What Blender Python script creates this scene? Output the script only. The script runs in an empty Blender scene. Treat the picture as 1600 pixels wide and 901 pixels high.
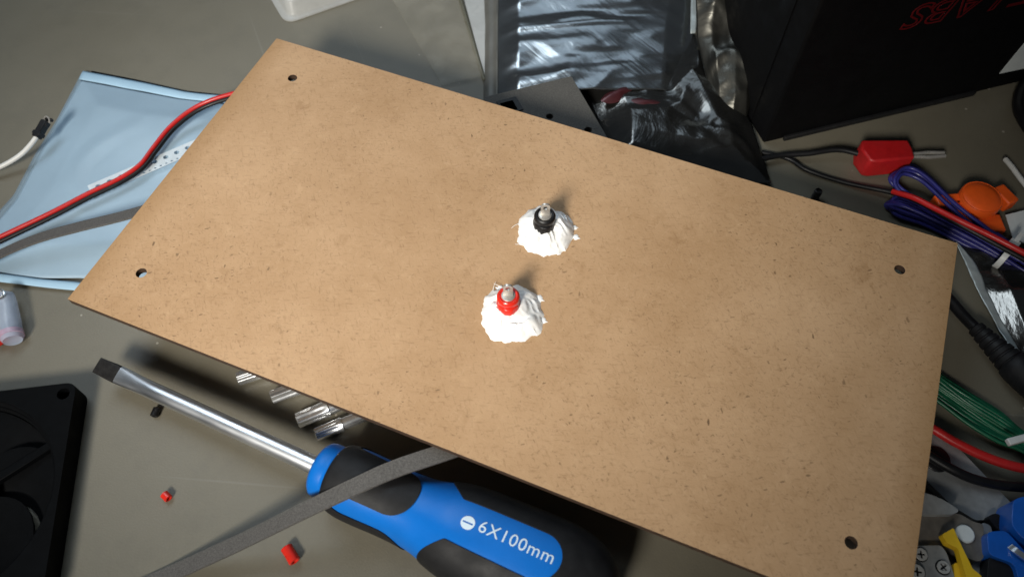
import bpy, math, random
from mathutils import Vector, Matrix, noise
from mathutils.geometry import tessellate_polygon
random.seed(7)
S = 0.001                       # everything below is written in millimetres
scene = bpy.context.scene
COL = scene.collection

# ------------------------------------------------------------------ camera
HB = 35.0                       # height of the top face of the fibreboard above the desk
CAM = Vector((204.004, -73.715, 249.103 + HB))
RX = Vector((0.92767033, 0.37338441, 0.00344059))
RY = Vector((0.32185823, -0.79491478, -0.51431292))
RZ = Vector((-0.18930145, 0.47822022, -0.8575957))
FPX, CX, CY = 1229.0, 800.0, 450.5
cam = bpy.data.cameras.new('camera')
camo = bpy.data.objects.new('camera', cam); COL.objects.link(camo)
cam.sensor_width = 36.0; cam.lens = FPX / 1600.0 * 36.0
cam.clip_start = 0.01; cam.clip_end = 20.0
up, back = -RY, -RZ
camo.matrix_world = Matrix(((RX.x, up.x, back.x, CAM.x * S), (RX.y, up.y, back.y, CAM.y * S),
                            (RX.z, up.z, back.z, CAM.z * S), (0, 0, 0, 1)))
scene.camera = camo
cam.dof.use_dof = True
cam.dof.focus_distance = 0.31
cam.dof.aperture_fstop = 13.0

# ------------------------------------------------------------------ light
world = bpy.data.worlds.new('World'); scene.world = world; world.use_nodes = True
bg = world.node_tree.nodes['Background']
bg.inputs['Color'].default_value = (0.62, 0.74, 0.88, 1); bg.inputs['Strength'].default_value = 0.042

def aim(o, loc, target):
    o.location = Vector(loc) * S
    o.rotation_euler = (Vector(target) - Vector(loc)).to_track_quat('-Z', 'Y').to_euler()

key = bpy.data.lights.new('desk_lamp_light', 'SPOT')
key.energy = 39.0; key.color = (1.0, 0.955, 0.87); key.shadow_soft_size = 0.095
key.spot_size = math.radians(29); key.spot_blend = 0.85
keyo = bpy.data.objects.new('desk_lamp_light', key); COL.objects.link(keyo)
aim(keyo, (97, -508, 500), (68, 102, 30)); keyo.scale = (1.42, 1.0, 1.0)      # cone stretched sideways only to shape the light's fall-off; lamp itself unseen
def panel_light(name, loc, target, sx, sy, watts, color):
    l = bpy.data.lights.new(name, 'AREA'); l.shape = 'RECTANGLE'; l.size = sx; l.size_y = sy; l.energy = watts; l.color = color
    o = bpy.data.objects.new(name, l); COL.objects.link(o); aim(o, loc, target)
# a window far behind the desk and two small ceiling fittings, all cool
panel_light('window_light', (-210, 900, 760), (150, 250, 0), 0.60, 0.42, 0.78, (0.66, 0.83, 1.0))
panel_light('ceiling_light', (-330, 190, 800), (60, 0, 0), 0.32, 0.32, 1.5, (0.78, 0.90, 1.0))
panel_light('ceiling_light', (-330, 480, 800), (60, 0, 0), 0.32, 0.32, 1.5, (0.78, 0.90, 1.0))

scene.view_settings.view_transform = 'Standard'; scene.view_settings.look = 'None'
scene.view_settings.gamma = 1.0; scene.view_settings.use_curve_mapping = False
scene.view_settings.exposure = 0.0

# ------------------------------------------------------------------ helpers
def P(px, py, z=0.0):
    """point at height z (mm) seen at photo pixel px, py"""
    d = RX * ((px - CX) / FPX) + RY * ((py - CY) / FPX) + RZ
    return CAM + d * ((z - CAM.z) / d.z)

def on_plane(px, py, p0, n):
    d = RX * ((px - CX) / FPX) + RY * ((py - CY) / FPX) + RZ
    return CAM + d * ((p0 - CAM).dot(n) / d.dot(n))

def spline(pts, per=8):
    pts = [Vector(p) for p in pts]
    q = [pts[0] * 2 - pts[1]] + pts + [pts[-1] * 2 - pts[-2]]
    out = []
    for i in range(1, len(q) - 2):
        a, b, c, d = q[i - 1], q[i], q[i + 1], q[i + 2]
        for k in range(per):
            t = k / per
            out.append(0.5 * ((2 * b) + (c - a) * t + (2 * a - 5 * b + 4 * c - d) * t * t + (3 * b - a - 3 * c + d) * t ** 3))
    out.append(pts[-1])
    return out

def pxs(lst, z=None):
    return [P(p[0], p[1], p[2] if len(p) > 2 else z) for p in lst]

def frames(path):
    out = []; prev = None
    for i, p in enumerate(path):
        t = (path[min(i + 1, len(path) - 1)] - path[max(i - 1, 0)]).normalized()
        if prev is None:
            a = Vector((0, 0, 1)) if abs(t.z) < 0.9 else Vector((1, 0, 0))
            s = t.cross(a).normalized()
        else:
            s = (prev - t * prev.dot(t)).normalized()
        prev = s
        out.append((t, s, s.cross(t)))
    return out

class MB:
    def __init__(self): self.v = []; self.f = []; self.m = []
    def add(self, vs, fs, mi=0):
        o = len(self.v); self.v += [Vector(v) for v in vs]
        self.f += [tuple(i + o for i in f) for f in fs]; self.m += [mi] * len(fs)
        return self
    def rings(self, rings, closed=True, cap0=True, cap1=True, mi=0):
        n = len(rings[0]); vs = [v for r in rings for v in r]; fs = []
        for i in range(len(rings) - 1):
            for k in range(n if closed else n - 1):
                a, b = i * n + k, i * n + (k + 1) % n
                fs.append((a, b, b + n, a + n))
        if cap0: fs.append(tuple(range(n - 1, -1, -1)))
        if cap1: fs.append(tuple(range((len(rings) - 1) * n, len(rings) * n)))
        return self.add(vs, fs, mi)
    def tube(self, path, r, n=12, mi=0, cap=True):
        fr = frames(path); rg = []
        for i, p in enumerate(path):
            rr = r(i / (len(path) - 1)) if callable(r) else r
            t, s, u = fr[i]
            rg.append([p + (s * math.cos(2 * math.pi * k / n) + u * math.sin(2 * math.pi * k / n)) * rr for k in range(n)])
        return self.rings(rg, True, cap, cap, mi)
    def strip(self, path, w, th, wdir, mi=0):
        """flat band along path; wdir(i) gives the width direction"""
        rg = []
        for i, p in enumerate(path):
            t = (path[min(i + 1, len(path) - 1)] - path[max(i - 1, 0)]).normalized()
            wd = wdir(i / (len(path) - 1)) if callable(wdir) else Vector(wdir)
            wd = (wd - t * wd.dot(t)).normalized(); nn = t.cross(wd).normalized()
            rg.append([p + wd * w / 2 + nn * th / 2, p - wd * w / 2 + nn * th / 2, p - wd * w / 2 - nn * th / 2, p + wd * w / 2 - nn * th / 2])
        return self.rings(rg, True, True, True, mi)
    def lathe(self, prof, o, ax, n=32, mi=0, cap=True):
        ax = Vector(ax).normalized(); o = Vector(o)
        a = Vector((0, 0, 1)) if abs(ax.z) < 0.9 else Vector((1, 0, 0))
        s = ax.cross(a).normalized(); u = s.cross(ax)
        rg = [[o + ax * h + (s * math.cos(2 * math.pi * k / n) + u * math.sin(2 * math.pi * k / n)) * max(r, 1e-3) for k in range(n)] for r, h in prof]
        return self.rings(rg, True, cap, cap, mi)
    def box(self, c, size, x=(1, 0, 0), z=(0, 0, 1), mi=0):
        c = Vector(c); x = Vector(x).normalized(); z = Vector(z); z = (z - x * z.dot(x)).normalized(); y = z.cross(x)
        a, b, d = [q / 2 for q in size]
        vs = [c + x * (i * a) + y * (j * b) + z * (k * d) for k in (-1, 1) for j in (-1, 1) for i in (-1, 1)]
        return self.add(vs, [(0, 2, 3, 1), (4, 5, 7, 6), (0, 1, 5, 4), (2, 6, 7, 3), (0, 4, 6, 2), (1, 3, 7, 5)], mi)
    def plate(self, outer, holes=(), z0=0.0, z1=1.0, mi=0, side=0, hside=None):
        """horizontal plate with through holes; loops are lists of (x, y)"""
        loops = [list(outer)] + [list(h) for h in holes]
        tris = tessellate_polygon([[Vector((p[0], p[1], 0)) for p in l] for l in loops])
        flat = [p for l in loops for p in l]; n = len(flat)
        vs = [(p[0], p[1], z1) for p in flat] + [(p[0], p[1], z0) for p in flat]
        def area(t): return sum(flat[t[i]][0] * flat[t[(i + 1) % 3]][1] - flat[t[(i + 1) % 3]][0] * flat[t[i]][1] for i in range(3))
        top = [t if area(t) > 0 else t[::-1] for t in tris if abs(area(t)) > 1e-9]
        base = len(self.v)
        self.add(vs, [tuple(t) for t in top] + [tuple(i + n for i in t[::-1]) for t in top], mi)
        o = 0; fs = []; ms = []
        for li, l in enumerate(loops):
            m = len(l); A = sum(l[i][0] * l[(i + 1) % m][1] - l[(i + 1) % m][0] * l[i][1] for i in range(m))
            ccw = A > 0
            for i in range(m):
                a, b = o + i, o + (i + 1) % m
                q = (a + n, b + n, b, a)
                if ccw == (li > 0): q = q[::-1]
                fs.append(tuple(base + k for k in q)); ms.append(side if (li == 0 or hside is None) else hside)
            o += m
        self.f += fs; self.m += ms
        return self
    def build(self, name, mats, parent=None, base=None, bevel=0, sharp=40, local=False, sub=0):
        mats = mats if isinstance(mats, (list, tuple)) else [mats]
        me = bpy.data.meshes.new(name)
        if local: off = Vector((0, 0, 0))
        elif parent is not None: off = Vector(parent['_o'])
        else:
            if base is None:
                xs = [v.x for v in self.v]; ys = [v.y for v in self.v]; zs = [v.z for v in self.v]
                base = Vector(((min(xs) + max(xs)) / 2, (min(ys) + max(ys)) / 2, min(zs)))
            off = Vector(base)
        me.from_pydata([(v - off) * S for v in self.v], [], self.f)
        for m in mats: me.materials.append(m)
        me.polygons.foreach_set('material_index', self.m)
        me.polygons.foreach_set('use_smooth', [True] * len(me.polygons))
        me.update(); me.validate()
        if sharp: me.set_sharp_from_angle(angle=math.radians(sharp))
        o = bpy.data.objects.new(name, me); COL.objects.link(o)
        if parent is not None: o.parent = parent; o['_o'] = tuple(parent['_o']) if not local else (0, 0, 0)
        else: o.location = off * S; o['_o'] = tuple(off)
        if bevel:
            b = o.modifiers.new('bevel', 'BEVEL'); b.width = bevel * S; b.segments = 2; b.limit_method = 'ANGLE'; b.angle_limit = math.radians(40)
        if sub:
            b = o.modifiers.new('smooth', 'SUBSURF'); b.levels = sub; b.render_levels = sub
        return o

def thing(name, label, cat, loc, group=None):
    o = bpy.data.objects.new(name, None); COL.objects.link(o)
    o.empty_display_size = 0.01
    o.location = Vector(loc) * S; o['_o'] = tuple(loc)
    o['label'] = label; o['category'] = cat
    if group: o['group'] = group
    return o

def tag(o, label, cat, group=None):
    o['label'] = label; o['category'] = cat
    if group: o['group'] = group
    return o

def arc(cx, cy, r, n=24, a0=0.0, a1=2 * math.pi, full=True):
    m = n if full else n + 1
    return [(cx + r * math.cos(a0 + (a1 - a0) * k / n), cy + r * math.sin(a0 + (a1 - a0) * k / n)) for k in range(m)]

def xy(pts): return [(p[0], p[1]) for p in pts]

def rounded(poly, r, n=5):
    """round the corners of a 2D polygon"""
    out = []; m = len(poly)
    for i in range(m):
        a, b, c = Vector(poly[i - 1][:2]), Vector(poly[i][:2]), Vector(poly[(i + 1) % m][:2])
        rr = r[i] if isinstance(r, (list, tuple)) else r
        d0, d1 = (a - b), (c - b)
        l = min(rr, d0.length * 0.45, d1.length * 0.45)
        p0, p1 = b + d0.normalized() * l, b + d1.normalized() * l
        for k in range(n + 1):
            t = k / n
            q = p0 * (1 - t) ** 2 + b * 2 * t * (1 - t) + p1 * t * t
            out.append((q.x, q.y))
    return out

# ------------------------------------------------------------------ materials
def newmat(name):
    m = bpy.data.materials.new(name); m.use_nodes = True
    nt = m.node_tree; return m, nt, nt.nodes['Principled BSDF']

def nd(nt, t, **kw):
    n = nt.nodes.new(t)
    for k, v in kw.items():
        if k in n.inputs: n.inputs[k].default_value = v
        else: setattr(n, k, v)
    return n

def mixc(nt, fac, a, b, blend='MIX'):
    n = nt.nodes.new('ShaderNodeMix'); n.data_type = 'RGBA'; n.blend_type = blend
    for sock, val in ((0, fac), (6, a), (7, b)):
        if hasattr(val, 'is_output') or hasattr(val, 'links'): nt.links.new(val, n.inputs[sock])
        elif sock == 0: n.inputs[0].default_value = val
        else: n.inputs[sock].default_value = (*val, 1) if len(val) == 3 else val
    return n.outputs[2]

def ramp(nt, src, p0, p1, c0=0.0, c1=1.0):
    n = nt.nodes.new('ShaderNodeMapRange'); n.clamp = True
    nt.links.new(src, n.inputs[0])
    for i, v in zip((1, 2, 3, 4), (p0, p1, c0, c1)): n.inputs[i].default_value = v
    return n.outputs[0]

def math2(nt, op, a, b):
    n = nt.nodes.new('ShaderNodeMath'); n.operation = op
    for i, v in enumerate((a, b)):
        if hasattr(v, 'links'): nt.links.new(v, n.inputs[i])
        else: n.inputs[i].default_value = v
    return n.outputs[0]

def coords(nt, scale=(1, 1, 1), rot=(0, 0, 0)):
    tc = nt.nodes.new('ShaderNodeTexCoord'); mp = nt.nodes.new('ShaderNodeMapping')
    mp.vector_type = 'TEXTURE'      # turns the texture first, then stretches it
    mp.inputs['Scale'].default_value = tuple(1.0 / q for q in scale); mp.inputs['Rotation'].default_value = rot
    nt.links.new(tc.outputs['Object'], mp.inputs['Vector']); return mp.outputs[0]

def plain(name, c, rough=0.5, metal=0.0, var=0.12, nscale=300, bump=0.0, bscale=1500, spec=0.5, coat=0.0, rvar=0.1, stretch=(1, 1, 1), sss=0.0):
    m, nt, b = newmat(name)
    v = coords(nt, stretch)
    n1 = nd(nt, 'ShaderNodeTexNoise', Scale=nscale, Detail=5.0, Roughness=0.6); nt.links.new(v, n1.inputs['Vector'])
    f = ramp(nt, n1.outputs['Fac'], 0.3, 0.7)
    lo = tuple(x * (1 - var) for x in c); hi = tuple(min(1, x * (1 + var)) for x in c)
    nt.links.new(mixc(nt, f, lo, hi), b.inputs['Base Color'])
    n2 = nd(nt, 'ShaderNodeTexNoise', Scale=nscale * 0.37, Detail=4.0); nt.links.new(v, n2.inputs['Vector'])
    nt.links.new(ramp(nt, n2.outputs['Fac'], 0.3, 0.7, max(0.02, rough - rvar), min(1, rough + rvar)), b.inputs['Roughness'])
    b.inputs['Metallic'].default_value = metal; b.inputs['Specular IOR Level'].default_value = spec
    b.inputs['Coat Weight'].default_value = coat
    if sss:
        b.inputs['Subsurface Weight'].default_value = sss; b.inputs['Subsurface Radius'].default_value = (1, 1, 1); b.inputs['Subsurface Scale'].default_value = 0.002
    if bump:
        n3 = nd(nt, 'ShaderNodeTexNoise', Scale=bscale, Detail=3.0); nt.links.new(v, n3.inputs['Vector'])
        bp = nd(nt, 'ShaderNodeBump', Strength=bump, Distance=0.0004); nt.links.new(n3.outputs['Fac'], bp.inputs['Height'])
        nt.links.new(bp.outputs['Normal'], b.inputs['Normal'])
    return m

def film(name, c, alpha, rough=0.2, metal=0.0, nscale=60, spec=0.5, trans=(1, 1, 1), avar=0.0):
    """thin see-through plastic: part clear, part the film's own colour"""
    m = plain(name, c, rough, metal, 0.1, nscale, 0.08, 250, spec)
    nt = m.node_tree; b = nt.nodes['Principled BSDF']; out = nt.nodes['Material Output']
    t = nd(nt, 'ShaderNodeBsdfTransparent'); t.inputs[0].default_value = (*trans, 1)
    mx = nt.nodes.new('ShaderNodeMixShader')
    if avar:
        n = nd(nt, 'ShaderNodeTexNoise', Scale=nscale, Detail=3.0); nt.links.new(coords(nt), n.inputs['Vector'])
        nt.links.new(ramp(nt, n.outputs['Fac'], 0.35, 0.65, alpha - avar, alpha + avar), mx.inputs[0])
    else: mx.inputs[0].default_value = alpha
    nt.links.new(t.outputs[0], mx.inputs[1]); nt.links.new(b.outputs[0], mx.inputs[2]); nt.links.new(mx.outputs[0], out.inputs[0])
    return m

def board_material():
    m, nt, b = newmat('fibreboard')
    v = coords(nt)
    big = nd(nt, 'ShaderNodeTexNoise', Scale=22.0, Detail=7.0, Roughness=0.62); nt.links.new(v, big.inputs['Vector'])
    col = mixc(nt, ramp(nt, big.outputs['Fac'], 0.32, 0.68), (0.375, 0.228, 0.116), (0.468, 0.300, 0.168))
    mid = nd(nt, 'ShaderNodeTexNoise', Scale=130.0, Detail=6.0, Roughness=0.7, Distortion=0.6); nt.links.new(v, mid.inputs['Vector'])
    col = mixc(nt, ramp(nt, mid.outputs['Fac'], 0.30, 0.44, 0.34, 0.0), col, (0.26, 0.145, 0.062))
    col = mixc(nt, ramp(nt, mid.outputs['Fac'], 0.56, 0.75, 0.0, 0.35), col, (0.56, 0.375, 0.215))
    # pale and dark fibres, laid in three directions
    for k, (ang, sc, dark) in enumerate(((0.35, 1, True), (-0.9, 1.2, True), (1.4, 0.9, False), (-0.2, 1.1, False))):
        vv = coords(nt, (260 * sc, 1050 * sc, 260), (0, 0, ang))
        fn = nd(nt, 'ShaderNodeTexNoise', Scale=1.0, Detail=2.0, Roughness=0.5); nt.links.new(vv, fn.inputs['Vector'])
        if dark: col = mixc(nt, ramp(nt, fn.outputs['Fac'], 0.58, 0.74, 0.0, 0.34), col, (0.20, 0.11, 0.05))
        else: col = mixc(nt, ramp(nt, fn.outputs['Fac'], 0.60, 0.78, 0.0, 0.20), col, (0.58, 0.41, 0.25))
    dens = nd(nt, 'ShaderNodeTexNoise', Scale=19.0, Detail=3.0); nt.links.new(coords(nt, (1, 1, 1), (0, 0, 0.4)), dens.inputs['Vector'])
    dens = ramp(nt, dens.outputs['Fac'], 0.34, 0.62, 0.2, 1.0)
    # dark bark flecks: a few cells of a stretched Voronoi
    for ang, sx, sy, keep, rad, dk in ((0.6, 330, 760, 0.88, 0.17, 0.95), (-0.7, 380, 950, 0.86, 0.17, 0.7), (1.9, 230, 480, 0.95, 0.15, 1.0), (0.1, 520, 1050, 0.74, 0.22, 0.45), (-0.25, 420, 1300, 0.77, 0.2, 0.45), (1.2, 480, 1150, 0.8, 0.2, 0.5)):
        vv = coords(nt, (sx, sy, 40), (0, 0, ang))
        wn = nd(nt, 'ShaderNodeTexNoise', Scale=1.7, Detail=2.0); nt.links.new(vv, wn.inputs['Vector'])
        wv = mixc(nt, 0.35, vv, wn.outputs['Color'], 'LINEAR_LIGHT')
        vo = nd(nt, 'ShaderNodeTexVoronoi', Scale=1.0, voronoi_dimensions='2D'); nt.links.new(wv, vo.inputs['Vector'])
        sep = nd(nt, 'ShaderNodeSeparateColor'); nt.links.new(vo.outputs['Color'], sep.inputs[0])
        pick = math2(nt, 'GREATER_THAN', sep.outputs[0], keep)
        rr = math2(nt, 'ADD', math2(nt, 'MULTIPLY', math2(nt, 'POWER', sep.outputs[1], 2.0), rad * 1.3), rad * 0.3)
        soft = nt.nodes.new('ShaderNodeMapRange'); nt.links.new(vo.outputs['Distance'], soft.inputs[0])
        nt.links.new(math2(nt, 'MULTIPLY', rr, 0.6), soft.inputs[1]); nt.links.new(math2(nt, 'MULTIPLY', rr, 1.25), soft.inputs[2])
        soft.inputs[3].default_value = 1.0; soft.inputs[4].default_value = 0.0
        fac = math2(nt, 'MULTIPLY', math2(nt, 'MULTIPLY', pick, soft.outputs[0]), math2(nt, 'MULTIPLY', math2(nt, 'ADD', math2(nt, 'MULTIPLY', sep.outputs[2], 0.65), 0.15), dk))
        col = mixc(nt, math2(nt, 'MULTIPLY', fac, dens), col, (0.075, 0.040, 0.018))
    # larger faint stains
    vo = nd(nt, 'ShaderNodeTexVoronoi', Scale=17.0, voronoi_dimensions='2D'); nt.links.new(mixc(nt, 0.015, v, mid.outputs['Color'], 'LINEAR_LIGHT'), vo.inputs['Vector'])
    sep = nd(nt, 'ShaderNodeSeparateColor'); nt.links.new(vo.outputs['Color'], sep.inputs[0])
    fac = math2(nt, 'MULTIPLY', math2(nt, 'GREATER_THAN', sep.outputs[0], 0.8), ramp(nt, vo.outputs['Distance'], 0.02, 0.07, 0.3, 0.0))
    col = mixc(nt, fac, col, (0.20, 0.10, 0.035))
    # browner border where the sheet was cut
    sx = nd(nt, 'ShaderNodeSeparateXYZ'); nt.links.new(v, sx.inputs[0])
    ex = math2(nt, 'ADD', math2(nt, 'ABSOLUTE', sx.outputs[0], 0), math2(nt, 'MULTIPLY', big.outputs['Fac'], 0.006))
    col = mixc(nt, ramp(nt, ex, 0.143, 0.1535, 0.0, 0.5), col, (0.27, 0.145, 0.05))
    nt.links.new(col, b.inputs['Base Color'])
    b.inputs['Roughness'].default_value = 0.56; b.inputs['Specular IOR Level'].default_value = 0.3
    fine = nd(nt, 'ShaderNodeTexNoise', Scale=1400.0, Detail=4.0); nt.links.new(v, fine.inputs['Vector'])
    bp = nd(nt, 'ShaderNodeBump', Strength=0.22, Distance=0.0003); nt.links.new(fine.outputs['Fac'], bp.inputs['Height'])
    nt.links.new(bp.outputs['Normal'], b.inputs['Normal'])
    return m

def desk_material():
    m, nt, b = newmat('desk_mat')
    v = coords(nt)
    n1 = nd(nt, 'ShaderNodeTexNoise', Scale=9.0, Detail=6.0, Roughness=0.6); nt.links.new(v, n1.inputs['Vector'])
    col = mixc(nt, ramp(nt, n1.outputs['Fac'], 0.3, 0.7), (0.138, 0.124, 0.091), (0.167, 0.151, 0.113))
    n2 = nd(nt, 'ShaderNodeTexNoise', Scale=1300.0, Detail=3.0); nt.links.new(v, n2.inputs['Vector'])
    col = mixc(nt, ramp(nt, n2.outputs['Fac'], 0.3, 0.7, 0.0, 0.22), col, (0.10, 0.10, 0.085))
    vo = nd(nt, 'ShaderNodeTexVoronoi', Scale=110.0, voronoi_dimensions='2D'); nt.links.new(v, vo.inputs['Vector'])
    sep = nd(nt, 'ShaderNodeSeparateColor'); nt.links.new(vo.outputs['Color'], sep.inputs[0])
    fac = math2(nt, 'MULTIPLY', math2(nt, 'GREATER_THAN', sep.outputs[0], 0.965), math2(nt, 'LESS_THAN', vo.outputs['Distance'], math2(nt, 'MULTIPLY', sep.outputs[1], 0.07)))
    col = mixc(nt, math2(nt, 'MULTIPLY', fac, 0.6), col, (0.45, 0.42, 0.36))
    n5 = nd(nt, 'ShaderNodeTexNoise', Scale=38.0, Detail=8.0, Roughness=0.72); nt.links.new(v, n5.inputs['Vector'])
    col = mixc(nt, ramp(nt, n5.outputs['Fac'], 0.50, 0.72, 0.0, 0.30), col, (0.088, 0.083, 0.066))
    for ang, sx_, sy_, th_ in ((0.3, 4, 260, 0.735), (-0.8, 5, 330, 0.745), (1.3, 4, 300, 0.745)):
        ns = nd(nt, 'ShaderNodeTexNoise', Scale=1.0, Detail=1.0); nt.links.new(coords(nt, (sx_, sy_, 1), (0, 0, ang)), ns.inputs['Vector'])
        col = mixc(nt, ramp(nt, ns.outputs['Fac'], th_, th_ + 0.05, 0.0, 0.25), col, (0.24, 0.23, 0.20))
    nt.links.new(col, b.inputs['Base Color'])
    nt.links.new(ramp(nt, n1.outputs['Fac'], 0.3, 0.7, 0.34, 0.48), b.inputs['Roughness'])
    bp = nd(nt, 'ShaderNodeBump', Strength=0.2, Distance=0.0003); nt.links.new(n2.outputs['Fac'], bp.inputs['Height'])
    nt.links.new(bp.outputs['Normal'], b.inputs['Normal'])
    return m

def grit_material(name, c):
    m, nt, b = newmat(name)
    n = nd(nt, 'ShaderNodeTexNoise', Scale=1800.0, Detail=4.0, Roughness=0.7); nt.links.new(coords(nt), n.inputs['Vector'])
    nt.links.new(mixc(nt, ramp(nt, n.outputs['Fac'], 0.3, 0.7), tuple(x * 0.55 for x in c), tuple(x * 1.45 for x in c)), b.inputs['Base Color'])
    b.inputs['Roughness'].default_value = 0.7
    bp = nd(nt, 'ShaderNodeBump', Strength=0.5, Distance=0.0003); nt.links.new(n.outputs['Fac'], bp.inputs['Height'])
    nt.links.new(bp.outputs['Normal'], b.inputs['Normal'])
    return m

M = dict(
    desk=desk_material(), board=board_material(),
    char=plain('charred_edge', (0.045, 0.024, 0.013), 0.7, var=0.4, nscale=500),
    glue=plain('white_glue', (0.86, 0.86, 0.85), 0.32, var=0.02, nscale=300, bump=0.3, bscale=420, sss=0.25),
    black=plain('black_plastic', (0.008, 0.008, 0.009), 0.42, var=0.2, bump=0.1, spec=0.35),
    rubber=plain('black_rubber', (0.009, 0.009, 0.010), 0.58, var=0.25, bump=0.12, bscale=2500, spec=0.28),
    fan=plain('fan_plastic', (0.0022, 0.0025, 0.003), 0.65, var=0.2, bump=0.1, spec=0.06),
    red=plain('red_plastic', (0.62, 0.022, 0.012), 0.3, var=0.1, bump=0.06),
    darkred=plain('dark_red_plastic', (0.40, 0.010, 0.012), 0.42, var=0.12, bump=0.1),
    redwire=plain('red_wire_insulation', (0.46, 0.014, 0.013), 0.4, var=0.1, bump=0.05),
    blackwire=plain('black_wire_insulation', (0.007, 0.007, 0.008), 0.45, var=0.15, spec=0.3),
    bluewire=plain('blue_wire_insulation', (0.026, 0.026, 0.17), 0.38, var=0.2, bump=0.05),
    greenwire=plain('green_wire_insulation', (0.005, 0.105, 0.048), 0.38, var=0.2),
    whitewire=plain('white_wire_insulation', (0.62, 0.62, 0.60), 0.4, var=0.06),
    blue=plain('blue_handle_plastic', (0.004, 0.132, 0.50), 0.38, var=0.05, nscale=120, bump=0.12, bscale=1800, spec=0.22),
    bluegrip=plain('blue_grip_plastic', (0.008, 0.10, 0.46), 0.34, var=0.08),
    print=plain('pale_print', (0.60, 0.72, 0.82), 0.5, var=0.05),
    chrome=plain('chrome', (0.80, 0.81, 0.82), 0.22, 0.88, var=0.06, nscale=500, rvar=0.06),
    steel=plain('satin_steel', (0.74, 0.76, 0.79), 0.36, 1.0, var=0.06, nscale=700, rvar=0.06, stretch=(0.2, 1, 1)),
    darksteel=plain('blackened_steel', (0.035, 0.033, 0.032), 0.4, 0.6, var=0.4, nscale=400, bump=0.1),
    tool=plain('tool_steel', (0.36, 0.37, 0.37), 0.42, 0.4, var=0.18, nscale=260, bump=0.12),
    toolgrey=plain('grey_blade', (0.30, 0.31, 0.31), 0.45, 0.35, var=0.12, nscale=350, bump=0.08),
    toolbrown=plain('brown_steel', (0.17, 0.155, 0.135), 0.42, 0.3, var=0.3, nscale=200, bump=0.12),
    yellow=plain('yellow_plastic', (0.72, 0.46, 0.02), 0.38, var=0.06),
    orange=plain('orange_plastic', (0.80, 0.105, 0.012), 0.42, var=0.08, bump=0.1),
    teal=plain('teal_plastic', (0.01, 0.22, 0.16), 0.4),
    zinc=plain('zinc_plate', (0.55, 0.55, 0.53), 0.35, 0.35, var=0.1, nscale=500),
    tin=plain('tinned_metal', (0.47, 0.45, 0.42), 0.3, 0.6, var=0.1, nscale=500),
    grit=grit_material('grey_abrasive', (0.085, 0.08, 0.075)),
    foam=grit_material('dark_grey_foam', (0.075, 0.071, 0.064)),
    blackmat=plain('matt_black_card', (0.0022, 0.0022, 0.0026), 0.65, var=0.2, bump=0.1, spec=0.12),
    redink=plain('red_print', (0.085, 0.004, 0.006), 0.6, var=0.1, spec=0.1),
    paper=plain('white_paper', (0.62, 0.66, 0.66), 0.7, var=0.05),
    polybag=plain('pale_blue_film', (0.29, 0.405, 0.51), 0.42, var=0.05, nscale=40, bump=0.08, bscale=140, sss=0.15),
    polyband=plain('pale_blue_seal', (0.34, 0.51, 0.65), 0.4, var=0.04, nscale=40),
    polyedge=film('clear_blue_film', (0.30, 0.40, 0.48), 0.5, 0.25),
    tape=film('white_carrier_tape', (0.72, 0.79, 0.84), 0.55, 0.35),
    frost=film('frosted_plastic', (0.62, 0.63, 0.62), 0.50, 0.28, nscale=80),
    frostrim=film('frosted_plastic_rim', (0.85, 0.86, 0.86), 0.72, 0.25, nscale=80),
    clear=film('clear_plastic_film', (0.45, 0.43, 0.36), 0.09, 0.3, avar=0.05, spec=0.2),
    flap=film('hazy_plastic_film', (0.62, 0.64, 0.64), 0.42, 0.3),
    seal=film('olive_seal_film', (0.13, 0.125, 0.09), 0.75, 0.3),
    sleeve=film('translucent_sleeve', (0.46, 0.54, 0.68), 0.5, 0.22),
    sleeve_pink=film('pink_translucent_sleeve', (0.62, 0.42, 0.55), 0.45, 0.25),
)

def shield_film(name, c, rough, red=False, bscale=90, bstr=0.4, stretch=(1, 1, 1), ang=0.0, alpha=None):
    """grey metallised static shielding film"""
    m, nt, b = newmat(name)
    v = coords(nt, stretch, (0, 0, ang))
    n1 = nd(nt, 'ShaderNodeTexNoise', Scale=70.0, Detail=5.0); nt.links.new(v, n1.inputs['Vector'])
    nt.links.new(mixc(nt, ramp(nt, n1.outputs['Fac'], 0.3, 0.7), tuple(x * 0.85 for x in c), tuple(x * 1.1 for x in c)), b.inputs['Base Color'])
    b.inputs['Metallic'].default_value = 0.95; b.inputs['Roughness'].default_value = rough
    n2 = nd(nt, 'ShaderNodeTexNoise', Scale=bscale, Detail=5.0, Roughness=0.55, Distortion=0.7); nt.links.new(v, n2.inputs['Vector'])
    bp = nd(nt, 'ShaderNodeBump', Strength=bstr, Distance=0.004); nt.links.new(n2.outputs['Fac'], bp.inputs['Height'])
    nt.links.new(bp.outputs['Normal'], b.inputs['Normal'])
    return m
M['shield'] = shield_film('shielding_film', (0.34, 0.36, 0.37), 0.22, bscale=34, bstr=0.16, stretch=(0.35, 2.2, 1), ang=-0.42)
M['shield_dark'] = shield_film('dark_shielding_film', (0.17, 0.165, 0.155), 0.2, bscale=30, bstr=0.35)
M['shield_dim'] = shield_film('dim_shielding_film', (0.09, 0.088, 0.078), 0.34, bscale=30, bstr=0.3)
M['shield_edge'] = plain('shielding_film_edge', (0.36, 0.40, 0.40), 0.35, 0.3, var=0.12, nscale=150)
M['seam'] = plain('grey_film_seam', (0.115, 0.112, 0.10), 0.45, 0.2, var=0.15, nscale=90)
M['redreflect'] = plain('dim_red_reflection', (0.060, 0.015, 0.018), 0.34, 0.3, var=0.2)  # colour standing in for a red reflection on the film

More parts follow.
